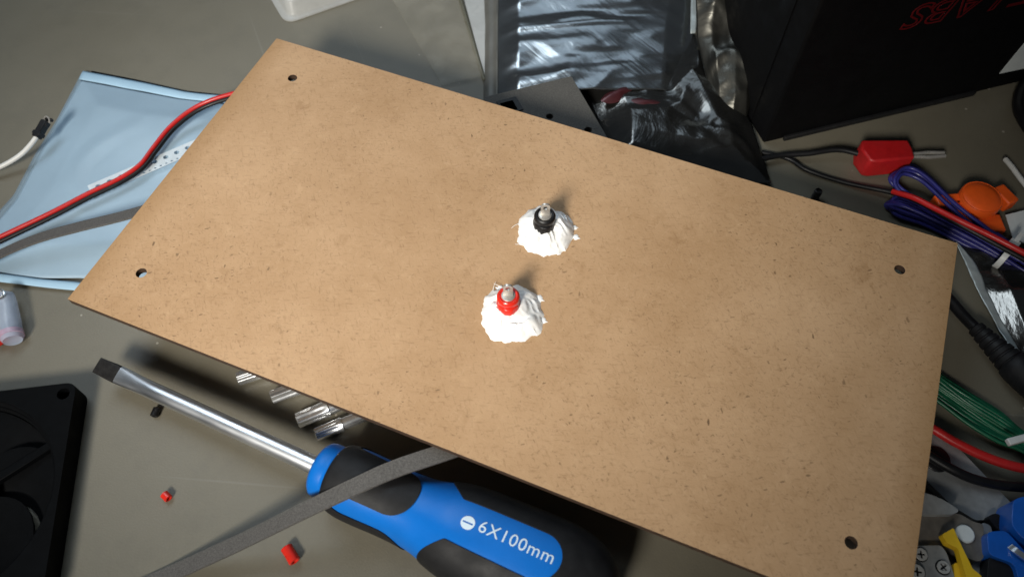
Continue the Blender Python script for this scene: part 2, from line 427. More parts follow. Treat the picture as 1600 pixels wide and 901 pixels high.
# ------------------------------------------------------------------ desk
d = MB().plate([(-1100, -700), (1400, -700), (1400, 1300), (-1100, 1300)], (), -25, 0).build('desk', M['desk'], base=(0, 0, 0))
d['kind'] = 'structure'

# ------------------------------------------------------------------ fibreboard panel with two glued-in terminals
LB, WB = 300.0, 148.1
root = thing('drilled_panel', 'brown fibreboard panel with corner holes and two terminals set in white glue', 'board', (LB / 2, WB / 2, 0))
hs = [(19.45, 128.9), (18.3, 19.6), (280.9, 127.5), (280.7, 19.6)]
MB().plate(rounded([(0, 0), (LB, 0), (LB, WB), (0, WB)], 0.5, 2), [arc(x, y, 2.0, 28) for x, y in hs], HB - 3, HB, 0, 1).build('board', [M['board'], M['char']], root, bevel=0.12)

def glue(cx, cy, R, Hg, seed, ragged):
    mb = MB(); nr, na = 30, 96; vs = []; fs = []
    for i in range(nr + 1):
        t = i / nr
        for k in range(na):
            a = 2 * math.pi * k / na
            q = Vector((math.cos(a) * 1.3 + seed, math.sin(a) * 1.3, 0.2))
            Ra = R * (1 + 0.14 * noise.noise(q) + t ** 5 * ragged * (0.13 * noise.noise(q * 3.1) + 0.06 * noise.noise(q * 9)))
            r = Ra * t
            x, y = r * math.cos(a), r * math.sin(a)
            h = Hg * (1 - t ** 2.2)
            p = Vector((x * 0.22 + seed, y * 0.22, 1.7))
            p += Vector((noise.noise(p * 0.9 + Vector((5, 0, 0))), noise.noise(p * 0.9 + Vector((0, 5, 0))), 0)) * 0.9
            lump = noise.noise(p) * 1.5 + (0.5 - abs(noise.noise(p * 1.7))) * 2.0 + noise.noise(p * 4) * 0.22
            z = h + lump * (0.25 + 0.75 * min(1, t * 2.2)) * (1 - t ** 6) * 0.9
            edge = 0.55 * (1 - max(0, (t - 0.93) / 0.07))
            vs.append((cx + x, cy + y, HB + max(edge, z if t < 0.98 else edge) if t < 1 else HB - 0.05))
    for i in range(nr):
        for k in range(na):
            a, b = i * na + k, i * na + (k + 1) % na
            fs.append((a, b, b + na, a + na))
    mb.add(vs, fs)
    return mb

def post(cx, cy, mat, lean, seed, gname, ox, oy):
    g = glue(cx, cy, 11.6, 5.2, seed, 0.8)
    # smears and stray threads beside the mound
    rnd = random.Random(int(seed * 10))
    for a, dist, rad in rnd.sample([(0.15, 12.4, 1.5), (0.95, 12.6, 1.9), (2.35, 12.4, 1.6), (0.55, 12.0, 1.3), (5.5, 11.6, 1.2)], 3):
        dist -= 0.9; x, y = cx + dist * math.cos(a), cy + dist * math.sin(a)
        rg = []
        for t, h in ((1, -0.05), (0.85, 0.16), (0.45, 0.34), (0.02, 0.4)):
            rg.append([(x + rad * t * (1 + 0.35 * math.sin(3 * k + a * 9)) * math.cos(math.pi * k / 6), y + rad * 0.8 * t * (1 + 0.3 * math.cos(2 * k)) * math.sin(math.pi * k / 6), HB + h) for k in range(12)])
        g.rings(rg, True, False, True)
    for a, ln, bend in ((0.1 + seed, 5, 0.9), (5.2 - seed * 0.3, 5, -0.8)):
        p0 = Vector((cx + 10.5 * math.cos(a), cy + 10.5 * math.sin(a), HB + 0.7))
        dr = Vector((math.cos(a + bend), math.sin(a + bend), 0))
        g.tube(spline([p0, p0 + dr * ln * 0.5 + Vector((0, 0, 0.7)), p0 + dr * ln + Vector((0.5, 0.3, 0.4))], 5), lambda t: 0.15 * (1 - 0.6 * t), 6)
    gm = g.build('glue_mound', M['glue'], root)
    ax = Vector(lean).normalized(); o = Vector((cx + ox, cy + oy, HB + 4.6))
    b = MB()
    # moulded D-shaped shoulder, then round collar with a groove
    b.lathe([(4.3, -3), (4.3, 1.0), (3.9, 1.4), (3.8, 1.7), (4.0, 2.1), (4.1, 4.8), (3.85, 5.4), (3.2, 5.8), (2.8, 5.4)], o, ax, 36)
    side = ax.cross(Vector((0.9, 0.35, 0))).normalized()
    ux = Vector((0.95, 0.31, 0)); uy = Vector((-0.31, 0.95, 0))
    pent = rounded([(-4.1, 0.5), (-3.5, -2.8), (-1.2, -5.0), (1.5, -5.0), (3.6, -2.6), (4.1, 0.5)], 1.0, 4)
    b.rings([[o + ux * x * k + uy * y * k + Vector((0, 0, z)) for x, y in pent] for z, k in ((-3.5, 1.1), (2.2, 1.02), (3.0, 0.94), (3.2, 0.82))])
    pm = b.build('terminal_collar', mat, root, bevel=0.25); pm['label'] = gname
    x = Vector((0.93, 0.35, 0.0)); x = (x - ax * x.dot(ax)).normalized(); yv = ax.cross(x)
    c = o + ax * 5.2
    # solder lug: folded tinned tab with a slot
    def pt(u, w, tt): return c + x * u + ax * w + yv * tt
    l = MB()
    outer = [(-1.75, 0), (1.75, 0), (1.7, 6.0), (1.4, 6.8), (0.7, 7.3), (-0.7, 7.3), (-1.4, 6.8), (-1.7, 6.0)]
    hole = [(0.9 * math.cos(t * math.pi / 8), 5.1 + 1.0 * math.sin(t * math.pi / 8)) for t in range(16)]
    q = MB().plate(outer, [hole], -0.35, 0.35)
    l.add([pt(v.x, v.y, v.z) for v in q.v], q.f)
    l.lathe([(2.5, 0.0), (2.5, 0.6), (2.2, 0.8)], c - ax * 0.1, ax, 20)
    lm = l.build('solder_lug', M['tin'], pm)
    return pm
post(151.8, 94.0, M['black'], (0.02, -0.03, 1), 3.1, 'black terminal collar', -1.2, 0.2)
post(153.0, 55.2, M['red'], (-0.02, 0.0, 1), 8.4, 'red terminal collar', -1.8, 1.2)

# ------------------------------------------------------------------ slotted screwdriver
tip = P(152, 570, 12.0); col = P(501, 731, 15.5)
dv = (col - tip).normalized(); shl = (col - tip).length
upv = (Vector((0, 0, 1)) - dv * dv.z).normalized(); sd = upv.cross(dv)      # sd points to the far side
sc = thing('screwdriver', 'long slotted screwdriver with blue and black handle lying in front of the brown board', 'screwdriver', (col.x, col.y, 0))
rollang = math.radians(12)
wv = sd * math.cos(rollang) + upv * math.sin(rollang); tv = upv * math.cos(rollang) - sd * math.sin(rollang)
def sect(s, a, b, n=28, e=2.0):
    out = []
    for k in range(n):
        t = 2 * math.pi * k / n; c_, s_ = math.cos(t), math.sin(t)
        out.append(tip + dv * s + wv * (a * math.copysign(abs(c_) ** (2 / e), c_)) + tv * (b * math.copysign(abs(s_) ** (2 / e), s_)))
    return out
MB().rings([sect(0, 3.1, 0.55, e=5), sect(3, 3.2, 0.75, e=5), sect(7, 3.45, 1.15, e=4), sect(10.5, 3.5, 1.5, e=3.4)]).build('tip', M['darksteel'], sc)
MB().rings([sect(10.4, 3.5, 1.5, e=3.4), sect(14, 3.45, 1.9, e=3), sect(20, 3.2, 2.5, e=2.4), sect(26, 3.2, 3.1), sect(30, 3.25, 3.25)] + [sect(30 + (shl - 28) * k / 12, 3.25, 3.25) for k in range(1, 13)]).build('shaft', M['steel'], sc)
PROF = [(0, 8.6), (0.6, 9.4), (2, 9.9), (4.5, 10.0), (6.2, 9.9), (7, 10.9), (9, 11.6), (13, 12.2), (20, 12.2), (28, 11.9), (36, 12.0), (42, 12.7), (52, 15.1), (60, 16.0), (72, 16.5), (84, 16.9), (90, 16.8), (97, 15.6), (102, 13.6), (106, 10.6), (108.4, 6.8), (109.2, 3.2)]
def hr(s):
    s = max(0, min(109.2, s))
    for i in range(len(PROF) - 1):
        a, b = PROF[i], PROF[i + 1]
        if a[0] <= s <= b[0]:
            t = (s - a[0]) / (b[0] - a[0])
            p0 = PROF[max(i - 1, 0)]; p3 = PROF[min(i + 2, len(PROF) - 1)]
            m0 = (b[1] - p0[1]) / max(b[0] - p0[0], .1) * (b[0] - a[0]); m1 = (p3[1] - a[1]) / max(p3[0] - a[0], .1) * (b[0] - a[0])
            return (2 * t ** 3 - 3 * t * t + 1) * a[1] + (t ** 3 - 2 * t * t + t) * m0 + (-2 * t ** 3 + 3 * t * t) * b[1] + (t ** 3 - t * t) * m1
    return PROF[-1][1]
TH0 = math.radians(2)
def hp(s, th, off=0.0):
    r = hr(s) + off
    flat = 1 - 0.035 * math.cos(3 * th) * min(1, max(0, (s - 30) / 25)) * min(1, max(0, (106 - s) / 10))
    a = th + TH0
    return col + dv * s + (upv * math.cos(a) + sd * math.sin(a)) * r * flat
NS, NT = 110, 96
MB().rings([[hp(109.2 * i / NS, 2 * math.pi * k / NT) for k in range(NT)] for i in range(NS + 1)]).build('handle', M['blue'], sc, sharp=60)

def patch(f, off, s0, s1, ns, nt_, name, mat, ss=None):
    """part of the handle's skin where f(s, th) > 0, raised by off"""
    key_, vs, fs = {}, [], []
    def vid(s, th, o):
        k = (round(s, 4), round(th % (2 * math.pi), 5), o)
        if k not in key_: key_[k] = len(vs); vs.append(hp(s, th, o))
        return key_[k]
    for i in range(ns):
        for j in range(nt_):
            q = [(s0 + (s1 - s0) * (i + a) / ns, -math.pi + 2 * math.pi * (j + b) / nt_) for a, b in ((0, 0), (1, 0), (1, 1), (0, 1))]
            val = [f(*p) for p in q]
            if max(val) <= 0: continue
            poly = []
            for k in range(4):
                a, b = q[k], q[(k + 1) % 4]; va, vb = val[k], val[(k + 1) % 4]
                if va > 0: poly.append((a, False))
                if (va > 0) != (vb > 0):
                    t = va / (va - vb); poly.append(((a[0] + (b[0] - a[0]) * t, a[1] + (b[1] - a[1]) * t), True))
            if len(poly) < 3: continue
            ids = [vid(p[0], p[1], off) for p, _ in poly]
            if len(set(ids)) == len(ids): fs.append(tuple(ids[::-1]))
            for k in range(len(poly)):
                (a, ea), (b, eb) = poly[k], poly[(k + 1) % len(poly)]
                if ea and eb: fs.append((vid(*a, off), vid(*b, off), vid(*b, -0.4), vid(*a, -0.4)))
    return MB().add(vs, fs).build(name, mat, sc, sharp=50)
def wrap(t): return (t + math.pi) % (2 * math.pi) - math.pi
def f_front(s, th):
    if s < 6.4 or s > 46: return min(s - 6.4, 46 - s) 
    best = min(s - 6.4, 11.5 - s)
    for c0 in (0.12, 0.12 + 2 * math.pi / 3, 0.12 - 2 * math.pi / 3):
        dlt = wrap(th - c0) * 12.3
        if s < 30: hw = 9.3 + 3.6 * max(0, (16 - s) / 10) ** 1.5
        else: hw = 9.3
        if s <= 30: tong = hw - abs(dlt)
        else: tong = 9.3 - math.hypot(s - 30, dlt)
        best = max(best, min(tong, s - 6.4))
    return best
patch(f_front, 0.45, 5.5, 47, 56, 120, 'front_grip', M['rubber'])
def f_rear(s, th):
    d = wrap(th) * 16.4
    # text strip: blue stadium that ends in a half circle
    strip = (abs(d) - 7.6) if s < 82.5 else (math.hypot(s - 82.5, d) - 7.6)
    # start line: rounded lobes with blue valleys at the strip and opposite
    ad = abs(wrap(th)); c0 = math.radians(74)
    dl = (ad - c0) * 15.0
    s_start = 46 + 7 * min(1.6, (abs(dl) / 12.0)) ** 2
    under = (math.pi - ad) * 15.0
    return min(strip, s - s_start, 109 - s)
patch(f_rear, 0.45, 44, 109.1, 84, 144, 'rear_grip', M['rubber'])

def text_mesh(body, size, fill=True, bevel=0.0, shear=0.0, spacing=1.0):
    cu = bpy.data.curves.new('lettering', 'FONT'); cu.body = body; cu.size = size; cu.shear = shear; cu.space_character = spacing
    cu.resolution_u = 4
    if not fill: cu.fill_mode = 'NONE'
    cu.bevel_depth = bevel; cu.bevel_resolution = 1
    o = bpy.data.objects.new('lettering', cu); COL.objects.link(o)
    bpy.context.view_layer.update()
    me = o.evaluated_get(bpy.context.evaluated_depsgraph_get()).to_mesh()
    vs = [v.co.copy() for v in me.vertices]; fs = [tuple(p.vertices) for p in me.polygons]
    o.to_mesh_clear(); COL.objects.unlink(o); bpy.data.objects.remove(o); bpy.data.curves.remove(cu)
    return vs, fs
vs, fs = text_mesh('6X100mm', 8.3, spacing=1.08)
tm = MB()
x0 = min(v.x for v in vs); x1 = max(v.x for v in vs)
TS, TE = 62.3, 87.5
yc_ = (min(v.y for v in vs) + max(v.y for v in vs)) / 2
TXT0 = 0.0
k_ = (TE - TS) / (x1 - x0)
def on_handle(x, y, o): return hp(x, y / 16.6, o)
tm.add([on_handle(TS + (v.x - x0) * k_, (v.y - yc_) * k_ + 1.0, 0.14 + 0 * v.z) for v in vs], fs)
disc = arc(0, 0, 2.35, 32); slot = [(-1.75, -0.28), (1.75, -0.28), (1.75, 0.28), (-1.75, 0.28)]
q = MB().plate(disc, [slot], 0, 0.0)
nf = [f for f in q.f if len(f) == 3]
q2 = [(v.x, v.y) for v in q.v]
tm.add([on_handle(58.4 + a, b + 0.2, 0.14) for a, b in q2], nf[:len(nf) // 2])
tm.build('lettering', M['print'], sc, sharp=0)

# ------------------------------------------------------------------ grey abrasive strips
st = spline(pxs([(195, 930, 1.2), (265, 897, 2.2), (370, 849, 12), (480, 795, 24.5), (560, 757, 30.0), (620, 731, 30.8), (700, 704, 30.0), (790, 672, 26), (880, 640, 20)]), 8)
tag(MB().strip(st, 6.0, 0.9, lambda t: Vector((0.30, -0.95, 0.05))).build('abrasive_strip', M['grit']), 'dark grey gritty strip crossing over the blue screwdriver handle', 'strip', 'grey gritty strips')
st = spline(pxs([(-60, 430, 4), (0, 397, 8), (60, 372, 12), (125, 354, 15), (190, 338, 18), (260, 318, 20), (330, 298, 20)]), 8)
tag(MB().strip(st, 6.0, 0.9, lambda t: Vector((0.38, -0.9, 0.2))).build('abrasive_strip', M['grit']), 'dark grey gritty strip running over the pale blue bag', 'strip', 'grey gritty strips')

# ------------------------------------------------------------------ star driver bits peeking out under the board
def star(o, x, yv, zv, r, n=48, amp=0.17):
    return [o + x * 0 + (yv * math.cos(2 * math.pi * k / n) + zv * math.sin(2 * math.pi * k / n)) * r * (1 - amp * (0.5 + 0.5 * math.cos(6 * 2 * math.pi * k / n))) for k in range(n)]
def make_bit():
    o = thing('driver_bit', '', 'driver bit', (0, 0, 0), 'chrome star bits under the board edge')
    X, Y, Z = Vector((1, 0, 0)), Vector((0, 1, 0)), Vector((0, 0, 1))
    rg = [star(X * a, X, Y, Z, r, amp=am) for a, r, am in ((0, 2.2, 0.2), (0.25, 2.55, 0.2), (5.5, 2.65, 0.2), (8.0, 2.75, 0.17), (9.5, 2.9, 0.08), (10.5, 2.95, 0.0))]
    MB().rings(rg).build('star_tip', M['chrome'], o, local=True)
    MB().lathe([(2.45, 10.3), (2.45, 20), (2.45, 21.5), (3.3, 22.5), (3.6, 24), (3.6, 45), (3.2, 46)], (0, 0, 0), X, 32).build('shank', M['chrome'], o, local=True)
    return o
bit0 = make_bit()
bits = [((371, 592), (433, 571), 1.05, 'chrome star bit nearest the screwdriver tip, barely showing under the board'),
        ((424, 621), (487, 597), 1.12, 'chrome star bit second from the screwdriver tip, peeking out under the board'),
        ((464, 657), (537, 627), 1.18, 'thick chrome star bit beside the longest showing one, under the board'),
        ((493, 679), (563, 651), 1.0, 'chrome star bit nearest the blue handle, showing most of its shaft')]
for i, (a, b, k, lab) in enumerate(bits):
    if i == 0: o = bit0
    else:
        o = bit0.copy(); COL.objects.link(o)
        for ch in bit0.children:
            c = ch.copy(); COL.objects.link(c); c.parent = o
    pa, pb = P(*a, 2.9 * k), P(*b, 2.9 * k)
    o.location = pa * S; o.rotation_euler = (i * 0.4, 0, math.atan2(pb.y - pa.y, pb.x - pa.x)); o.scale = (k, k, k)
    o['label'] = lab

# ------------------------------------------------------------------ sheets of film
def coons(top, right, bottom, left, n, m):
    """grid of points; top and bottom run left to right, left and right run top to bottom"""
    def at(c, t):
        c = [Vector(p) for p in c]; L = [0]
        for i in range(len(c) - 1): L.append(L[-1] + (c[i + 1] - c[i]).length)
        d_ = t * L[-1]
        for i in range(len(c) - 1):
            if d_ <= L[i + 1] + 1e-9: return c[i].lerp(c[i + 1], (d_ - L[i]) / max(1e-9, L[i + 1] - L[i]))
        return c[-1]
    g = []
    for j in range(m + 1):
        v = j / m; row = []
        for i in range(n + 1):
            u = i / n
            p = at(top, u) * (1 - v) + at(bottom, u) * v + at(left, v) * (1 - u) + at(right, v) * u
            p -= (Vector(top[0]) * (1 - u) * (1 - v) + Vector(top[-1]) * u * (1 - v) + Vector(bottom[0]) * (1 - u) * v + Vector(bottom[-1]) * u * v)
            row.append(p)
        g.append(row)
    return g
def sheet(g, hf, th=0.25, floor=0.3):
    n, m = len(g[0]) - 1, len(g) - 1; vs = []
    for j in range(m + 1):
        for i in range(n + 1):
            p = Vector(g[j][i]); dz = hf(i / n, j / m, p)
            if isinstance(dz, Vector): p += dz
            else: p.z += dz
            p.z = max(p.z, floor); vs.append(p)
    N = len(vs); vs2 = vs + [v - Vector((0, 0, th)) for v in vs]; fs = []
    W_ = n + 1
    for j in range(m):
        for i in range(n):
            a = j * W_ + i; q = (a, a + W_, a + W_ + 1, a + 1)
            fs.append(q); fs.append(tuple(k + N for k in q[::-1]))
    rim = [i for i in range(W_)] + [j * W_ + n for j in range(1, m + 1)] + [m * W_ + i for i in range(n - 1, -1, -1)] + [j * W_ for j in range(m - 1, 0, -1)]
    for k in range(len(rim)):
        a, b = rim[k], rim[(k + 1) % len(rim)]; fs.append((a, b, b + N, a + N))
    return MB().add(vs2, fs)
def nz(p, sc_, seed=0.0): return noise.noise(Vector((p.x * sc_ + seed, p.y * sc_ - seed, seed)))
def ridge(p, sc_, seed=0.0): return 1 - 2 * abs(nz(p, sc_, seed))

# pale blue bag
bag = thing('plastic_bag', 'pale blue flat plastic bag lying half under the left end of the board', 'bag', P(150, 290, 0))
def bag_h(u, v, p):
    e = min(u * 6, (1 - u) * 6, v * 7, (1 - v) * 7, 1.0)
    return e * (3.0 + 1.2 * nz(p, 0.018, 4) + 0.6 * nz(p, 0.045, 9) + 0.9 * max(0.0, 1 - 7 * abs(nz(p, 0.016, 12))) * (0.5 + nz(p, 0.04, 3))) 
g = coons(pxs([(127, 124), (200, 138), (280, 153), (370, 163), (450, 170)], 1), pxs([(450, 170), (330, 330), (240, 440)], 1), pxs([(-75, 422), (0, 437), (60, 446), (120, 450), (240, 466)], 1), pxs([(127, 124), (100, 172), (60, 245), (25, 312), (-20, 365), (-75, 422)], 1), 70, 60)
sheet(g, bag_h).build('front_sheet', M['polybag'], bag, sharp=0)
g = coons(pxs([(131, 113), (210, 128), (290, 145), (365, 153), (455, 160)], 1.0), pxs([(455, 160), (450, 172)], 1.0), pxs([(125, 126), (200, 140), (280, 155), (370, 165), (450, 172)], 1.0), pxs([(131, 113), (125, 126)], 1.0), 50, 5)
sheet(g, lambda u, v, p: 0.9 + 0.35 * math.sin(v * math.pi) + 0.5 * nz(p, 0.06, 1)).build('top_seal', M['polyband'], bag, sharp=0)
g = coons(pxs([(-70, 418), (0, 428), (60, 437), (120, 442), (235, 458)], 1.0), pxs([(235, 458), (230, 470)], 1.0), pxs([(-80, 428), (0, 442), (60, 449), (118, 455), (230, 470)], 1.0), pxs([(-70, 418), (-80, 428)], 1.0), 50, 5)
sheet(g, lambda u, v, p: 1.0 + 0.45 * math.sin(v * math.pi) + 0.6 * nz(p, 0.06, 3)).build('bottom_seal', M['polyband'], bag, sharp=0)
g = coons(pxs([(126, 116), (142, 119)], 0.5), pxs([(142, 119), (110, 178), (70, 250), (35, 315), (-10, 370)], 0.5), pxs([(-30, 360), (-10, 370)], 0.5), pxs([(126, 116), (88, 188), (54, 242), (21, 305), (-30, 360)], 0.5), 4, 40)
sheet(g, lambda u, v, p: 0.0).build('side_seal', M['polyedge'], bag, sharp=0)
g = coons(pxs([(143, 111), (210, 124), (290, 142), (365, 150), (455, 157)], 0.4), pxs([(455, 157), (450, 176)], 0.4), pxs([(138, 130), (200, 142), (280, 157), (370, 167), (450, 176)], 0.4), pxs([(143, 111), (138, 130)], 0.4), 40, 3)
sheet(g, lambda u, v, p: 0.0, 0.1).build('dark_strip', M['blackmat'], bag, sharp=0)  # flat black strip showing along the bag's top edge

# perforated carrier tape on the bag
ta, tb = P(140, 298, 6.2), P(345, 210, 6.2)
tx = (tb - ta).normalized(); ty = Vector((0, 0, 1)).cross(tx); tl = (tb - ta).length
hol = [arc(4 + 5.2 * k, 4.6, 1.2, 16) for k in range(int(tl / 5.2))] + [arc(3 + 2.6 * k, 1.0, 0.5, 10) for k in range(int(tl / 2.6) - 1)]
q = MB().plate([(0, 0), (tl, 0), (tl, 7.4), (0, 7.4)], hol, 0, 0.3)
q.v = [ta + tx * v.x + ty * (v.y - 3.7) + Vector((0, 0, v.z - 0.6)) for v in q.v]
tag(q.build('carrier_tape', M['tape']), 'white perforated component tape lying on the pale blue bag', 'tape')

# twin lead on the bag
ctr = spline(pxs([(-60, 402, 7), (0, 374, 7.5), (80, 336, 8.5), (140, 305, 9), (190, 281, 9), (222, 259, 9), (243, 232, 9), (270, 199, 10), (308, 170, 12), (355, 152, 15), (420, 140, 20), (500, 150, 22)]), 8)
tw = thing('twin_wire', 'red and black twin wire curving over the pale blue bag', 'wire', ctr[30] * 1.0)
fr = frames(ctr)
def side_of(i):
    t = fr[i][0]; return Vector((0, 0, 1)).cross(t).normalized()
MB().tube([p + side_of(i) * 0.85 + Vector((0, 0, 0.45)) for i, p in enumerate(ctr)], 1.02, 12).build('red_strand', M['redwire'], tw)
MB().tube([p - side_of(i) * 0.75 - Vector((0, 0, 0.45)) for i, p in enumerate(ctr)], 0.98, 12).build('black_strand', M['blackwire'], tw)

# white wire with black tip
w = thing('white_lead', 'thin white lead ending in a small black clip beside the pale blue bag', 'wire', P(50, 225, 0))
MB().tube(spline(pxs([(-60, 275, 3), (-20, 268, 4), (8, 257, 5), (32, 242, 7), (48, 226, 9), (60, 210, 11)]), 8), 1.1, 12).build('cord', M['whitewire'], w)
a, b = P(57, 215, 10.5), P(72, 190, 12.5); ax = (b - a)
k = MB(); k.box((a + b) / 2, (ax.length, 3.0, 3.4), ax, (0, 0, 1)); k.box(a + ax * 0.22, (1.8, 4.2, 3.8), ax); k.box(a + ax * 0.85, (2.2, 4.0, 2.6), ax)
k.box(b + Vector((1.0, 1.2, 0.3)), (3.4, 1.2, 1.6), (1, 0.2, 0))
cl = k.build('clip', M['black'], w, bevel=0.3)
MB().tube(spline([b + Vector((-1.2, 0, 0.8)), b + Vector((-0.2, 1.5, 1.8)), b + Vector((1.4, 1.2, 1.2)), b + Vector((2.2, -0.2, 0.2))], 5), 0.35, 8).build('wire_loop', M['tin'], cl)

# crimp connector at the left edge
cc = thing('crimp_connector', 'clear plastic crimp connector with red band at the left edge of the desk', 'connector', P(12, 500, 0))
a, b = P(6, 462, 5), P(20, 532, 4); ax = (b - a)
MB().lathe([(3.2, 0), (3.9, 0.4), (4.2, 3), (4.4, ax.length * 0.6), (4.1, ax.length * 0.95), (3.5, ax.length), (2.8, ax.length - 0.3)], a, ax, 28).build('sleeve', M['sleeve'], cc)
MB().lathe([(3.2, 0), (4.45, 0.2), (4.5, 2.2), (3.6, 2.6)], a + ax * 0.82, ax, 28).build('pink_band', M['sleeve_pink'], cc)
rp = [a + ax * 0.10 + Vector((2.6 * math.cos(t * math.pi / 12) - 0.6, 2.1 * math.sin(t * math.pi / 12), 4.3)) for t in range(25)]
MB().tube(rp, 0.55, 8).build('metal_ring', M['chrome'], cc)
MB().box(P(-3, 524, 3.2), (7, 5, 4.5), (0.9, -0.4, 0)).build('red_tab', M['red'], cc, bevel=0.6)

# ------------------------------------------------------------------ cooling fan
FZ = 10.0
c1 = P(120, 596, FZ); e1 = (P(10, 609, FZ) - c1); e1.z = 0; e1.normalize()
e2 = Vector((-e1.y, e1.x, 0))
if e2.dot(P(131, 880, FZ) - c1) < 0: e2 = -e2
fc = c1 + (e1 + e2) * 40
fc.z = 0
fan = thing('cooling_fan', 'square black cooling fan at the lower left corner of the desk', 'fan', (fc.x, fc.y, 0))
def fl(pts): return [((fc + e1 * x + e2 * y).x, (fc + e1 * x + e2 * y).y) for x, y in pts]
sq = rounded([(-40, -40), (40, -40), (40, 40), (-40, 40)], 4.5, 6)
cor = [(sx * 35.7, sy * 35.7) for sx in (-1, 1) for sy in (-1, 1)]
fb = MB().plate(fl(sq), [fl(arc(0, 0, 37.8, 96))] + [fl(arc(x, y, 2.3, 20)) for x, y in cor], 0.2, FZ)
# stepped lip inside the round opening
rg = []
for r, z in ((37.75, FZ - 0.6), (36.6, FZ - 1.6), (36.5, FZ - 3.4), (35.6, FZ - 3.8), (35.5, 1.0), (37.5, 0.5)):
    rg.append([Vector((p[0], p[1], z)) for p in fl(arc(0, 0, r, 96))])
fb.rings(rg, True, False, False)
fb.build('frame', M['fan'], fan, bevel=0.25)
hub = MB().lathe([(15.0, 3), (15.4, 4), (15.4, FZ - 2.6), (14.6, FZ - 1.6), (0.5, FZ - 1.6)], fc, (0, 0, 1), 48).build('hub', M['fan'], fan)
M['hublabel'] = plain('grey_label', (0.05, 0.055, 0.07), 0.5, var=0.1, spec=0.2)
MB().lathe([(13.2, FZ - 1.5), (13.2, FZ - 1.3), (0.5, FZ - 1.3)], fc, (0, 0, 1), 48).build('label', M['hublabel'], hub)
def blade(k):
    m = MB(); a0 = 2 * math.pi * k / 7; rg = []
    for i in range(9):
        t = i / 8; r = 15 + 20.3 * t; row = []
        for j in range(9):
            u = j / 8
            a = a0 + (0.95 - 0.1 * t) * (u - 0.5) - 0.45 * t * t
            z = 1.5 + 4 * u + 0.8 * math.sin(u * math.pi)
            p = fc + e1 * r * math.cos(a) + e2 * r * math.sin(a); row.append(Vector((p.x, p.y, z)))
        rg.append(row)
    return sheet(rg, lambda u, v, p: 0.0, 1.0)
for k in range(7): blade(k).build('blade', M['fan'], fan)
for k in range(4):
    a = math.radians(20 + 90 * k); a2 = a + 0.12
    p0 = fc + (e1 * math.cos(a) + e2 * math.sin(a)) * 14.5; p1 = fc + (e1 * math.cos(a2) + e2 * math.sin(a2)) * 37.5
    mid = (p0 + p1) / 2; MB().box((mid.x, mid.y, FZ - 3.4), ((p1 - p0).length, 3.2, 2.6), p1 - p0).build('strut', M['fan'], fan, bevel=0.3)

# ------------------------------------------------------------------ small insulation offcuts on the desk
def offcut(a, b, r, z, mat, label, group=None):
    pa, pb = P(*a, z), P(*b, z); ax = pb - pa; L_ = ax.length
    m = MB().lathe([(r * 0.55, L_ * 0.35), (r * 0.55, 0.05), (r * 0.8, -0.02), (r, 0.2), (r * 0.96, L_ * 0.4), (r, L_ - 0.25), (r * 0.8, L_), (r * 0.55, L_ - 0.1), (r * 0.5, L_ * 0.6)], pa, ax, 18, cap=True)
    return tag(m.build('insulation_offcut', mat), label, 'wire scrap', group)
offcut((240, 650), (246, 637), 1.5, 1.5, M['black'], 'tiny black scrap on the desk below the screwdriver shaft', 'wire scraps on the desk')
offcut((256, 771), (264, 779), 1.55, 1.5, M['red'], 'short red wire scrap on the desk between fan and grey strip', 'wire scraps on the desk')
offcut((447, 854), (461, 877), 2.1, 2.0, M['red'], 'longer red wire scrap beside the screwdriver handle', 'wire scraps on the desk')

# ------------------------------------------------------------------ frosted plastic tray lid at the top
LZ = 9.0
tr = thing('plastic_tray', 'frosted clear plastic tray at the top edge, left of the silver bag', 'tray', P(480, -40, 0))
co = P(446, 37, 1.0); ea = (P(560, -3, 1.0) - co).normalized(); eb = (P(424, -5, 1.0) - co).normalized()
eb = (eb - ea * eb.dot(ea)).normalized()
def tl_(pts): return [((co + ea * x + eb * y).x, (co + ea * x + eb * y).y) for x, y in pts]
rect = lambda m: [(m, m), (110 - m, m), (110 - m, 70 - m), (m, 70 - m)]
loops = [(0, 0.3), (0, 1.0), (2.6, 1.2), (3.4, 2.0), (4.2, LZ - 0.6), (5.0, LZ), (6.2, LZ + 0.1), (6.6, LZ - 1.2), (8, LZ - 1.4)]
rg = [[Vector((p[0], p[1], z)) for p in tl_(rounded(rect(m), max(1.0, 7 - m * 0.5), 6))] for m, z in loops]
MB().rings(rg, True, False, True).build('shell', M['frost'], tr, sharp=60)
rgm = [[Vector((p[0], p[1], z)) for p in tl_(rounded(rect(m), max(1.0, 7 - m * 0.5), 6))] for m, z in ((5.0, LZ + 0.15), (5.4, LZ + 0.7), (6.2, LZ + 0.7), (6.6, LZ + 0.15))]
MB().rings(rgm, True, False, False).build('rim', M['frostrim'], tr)

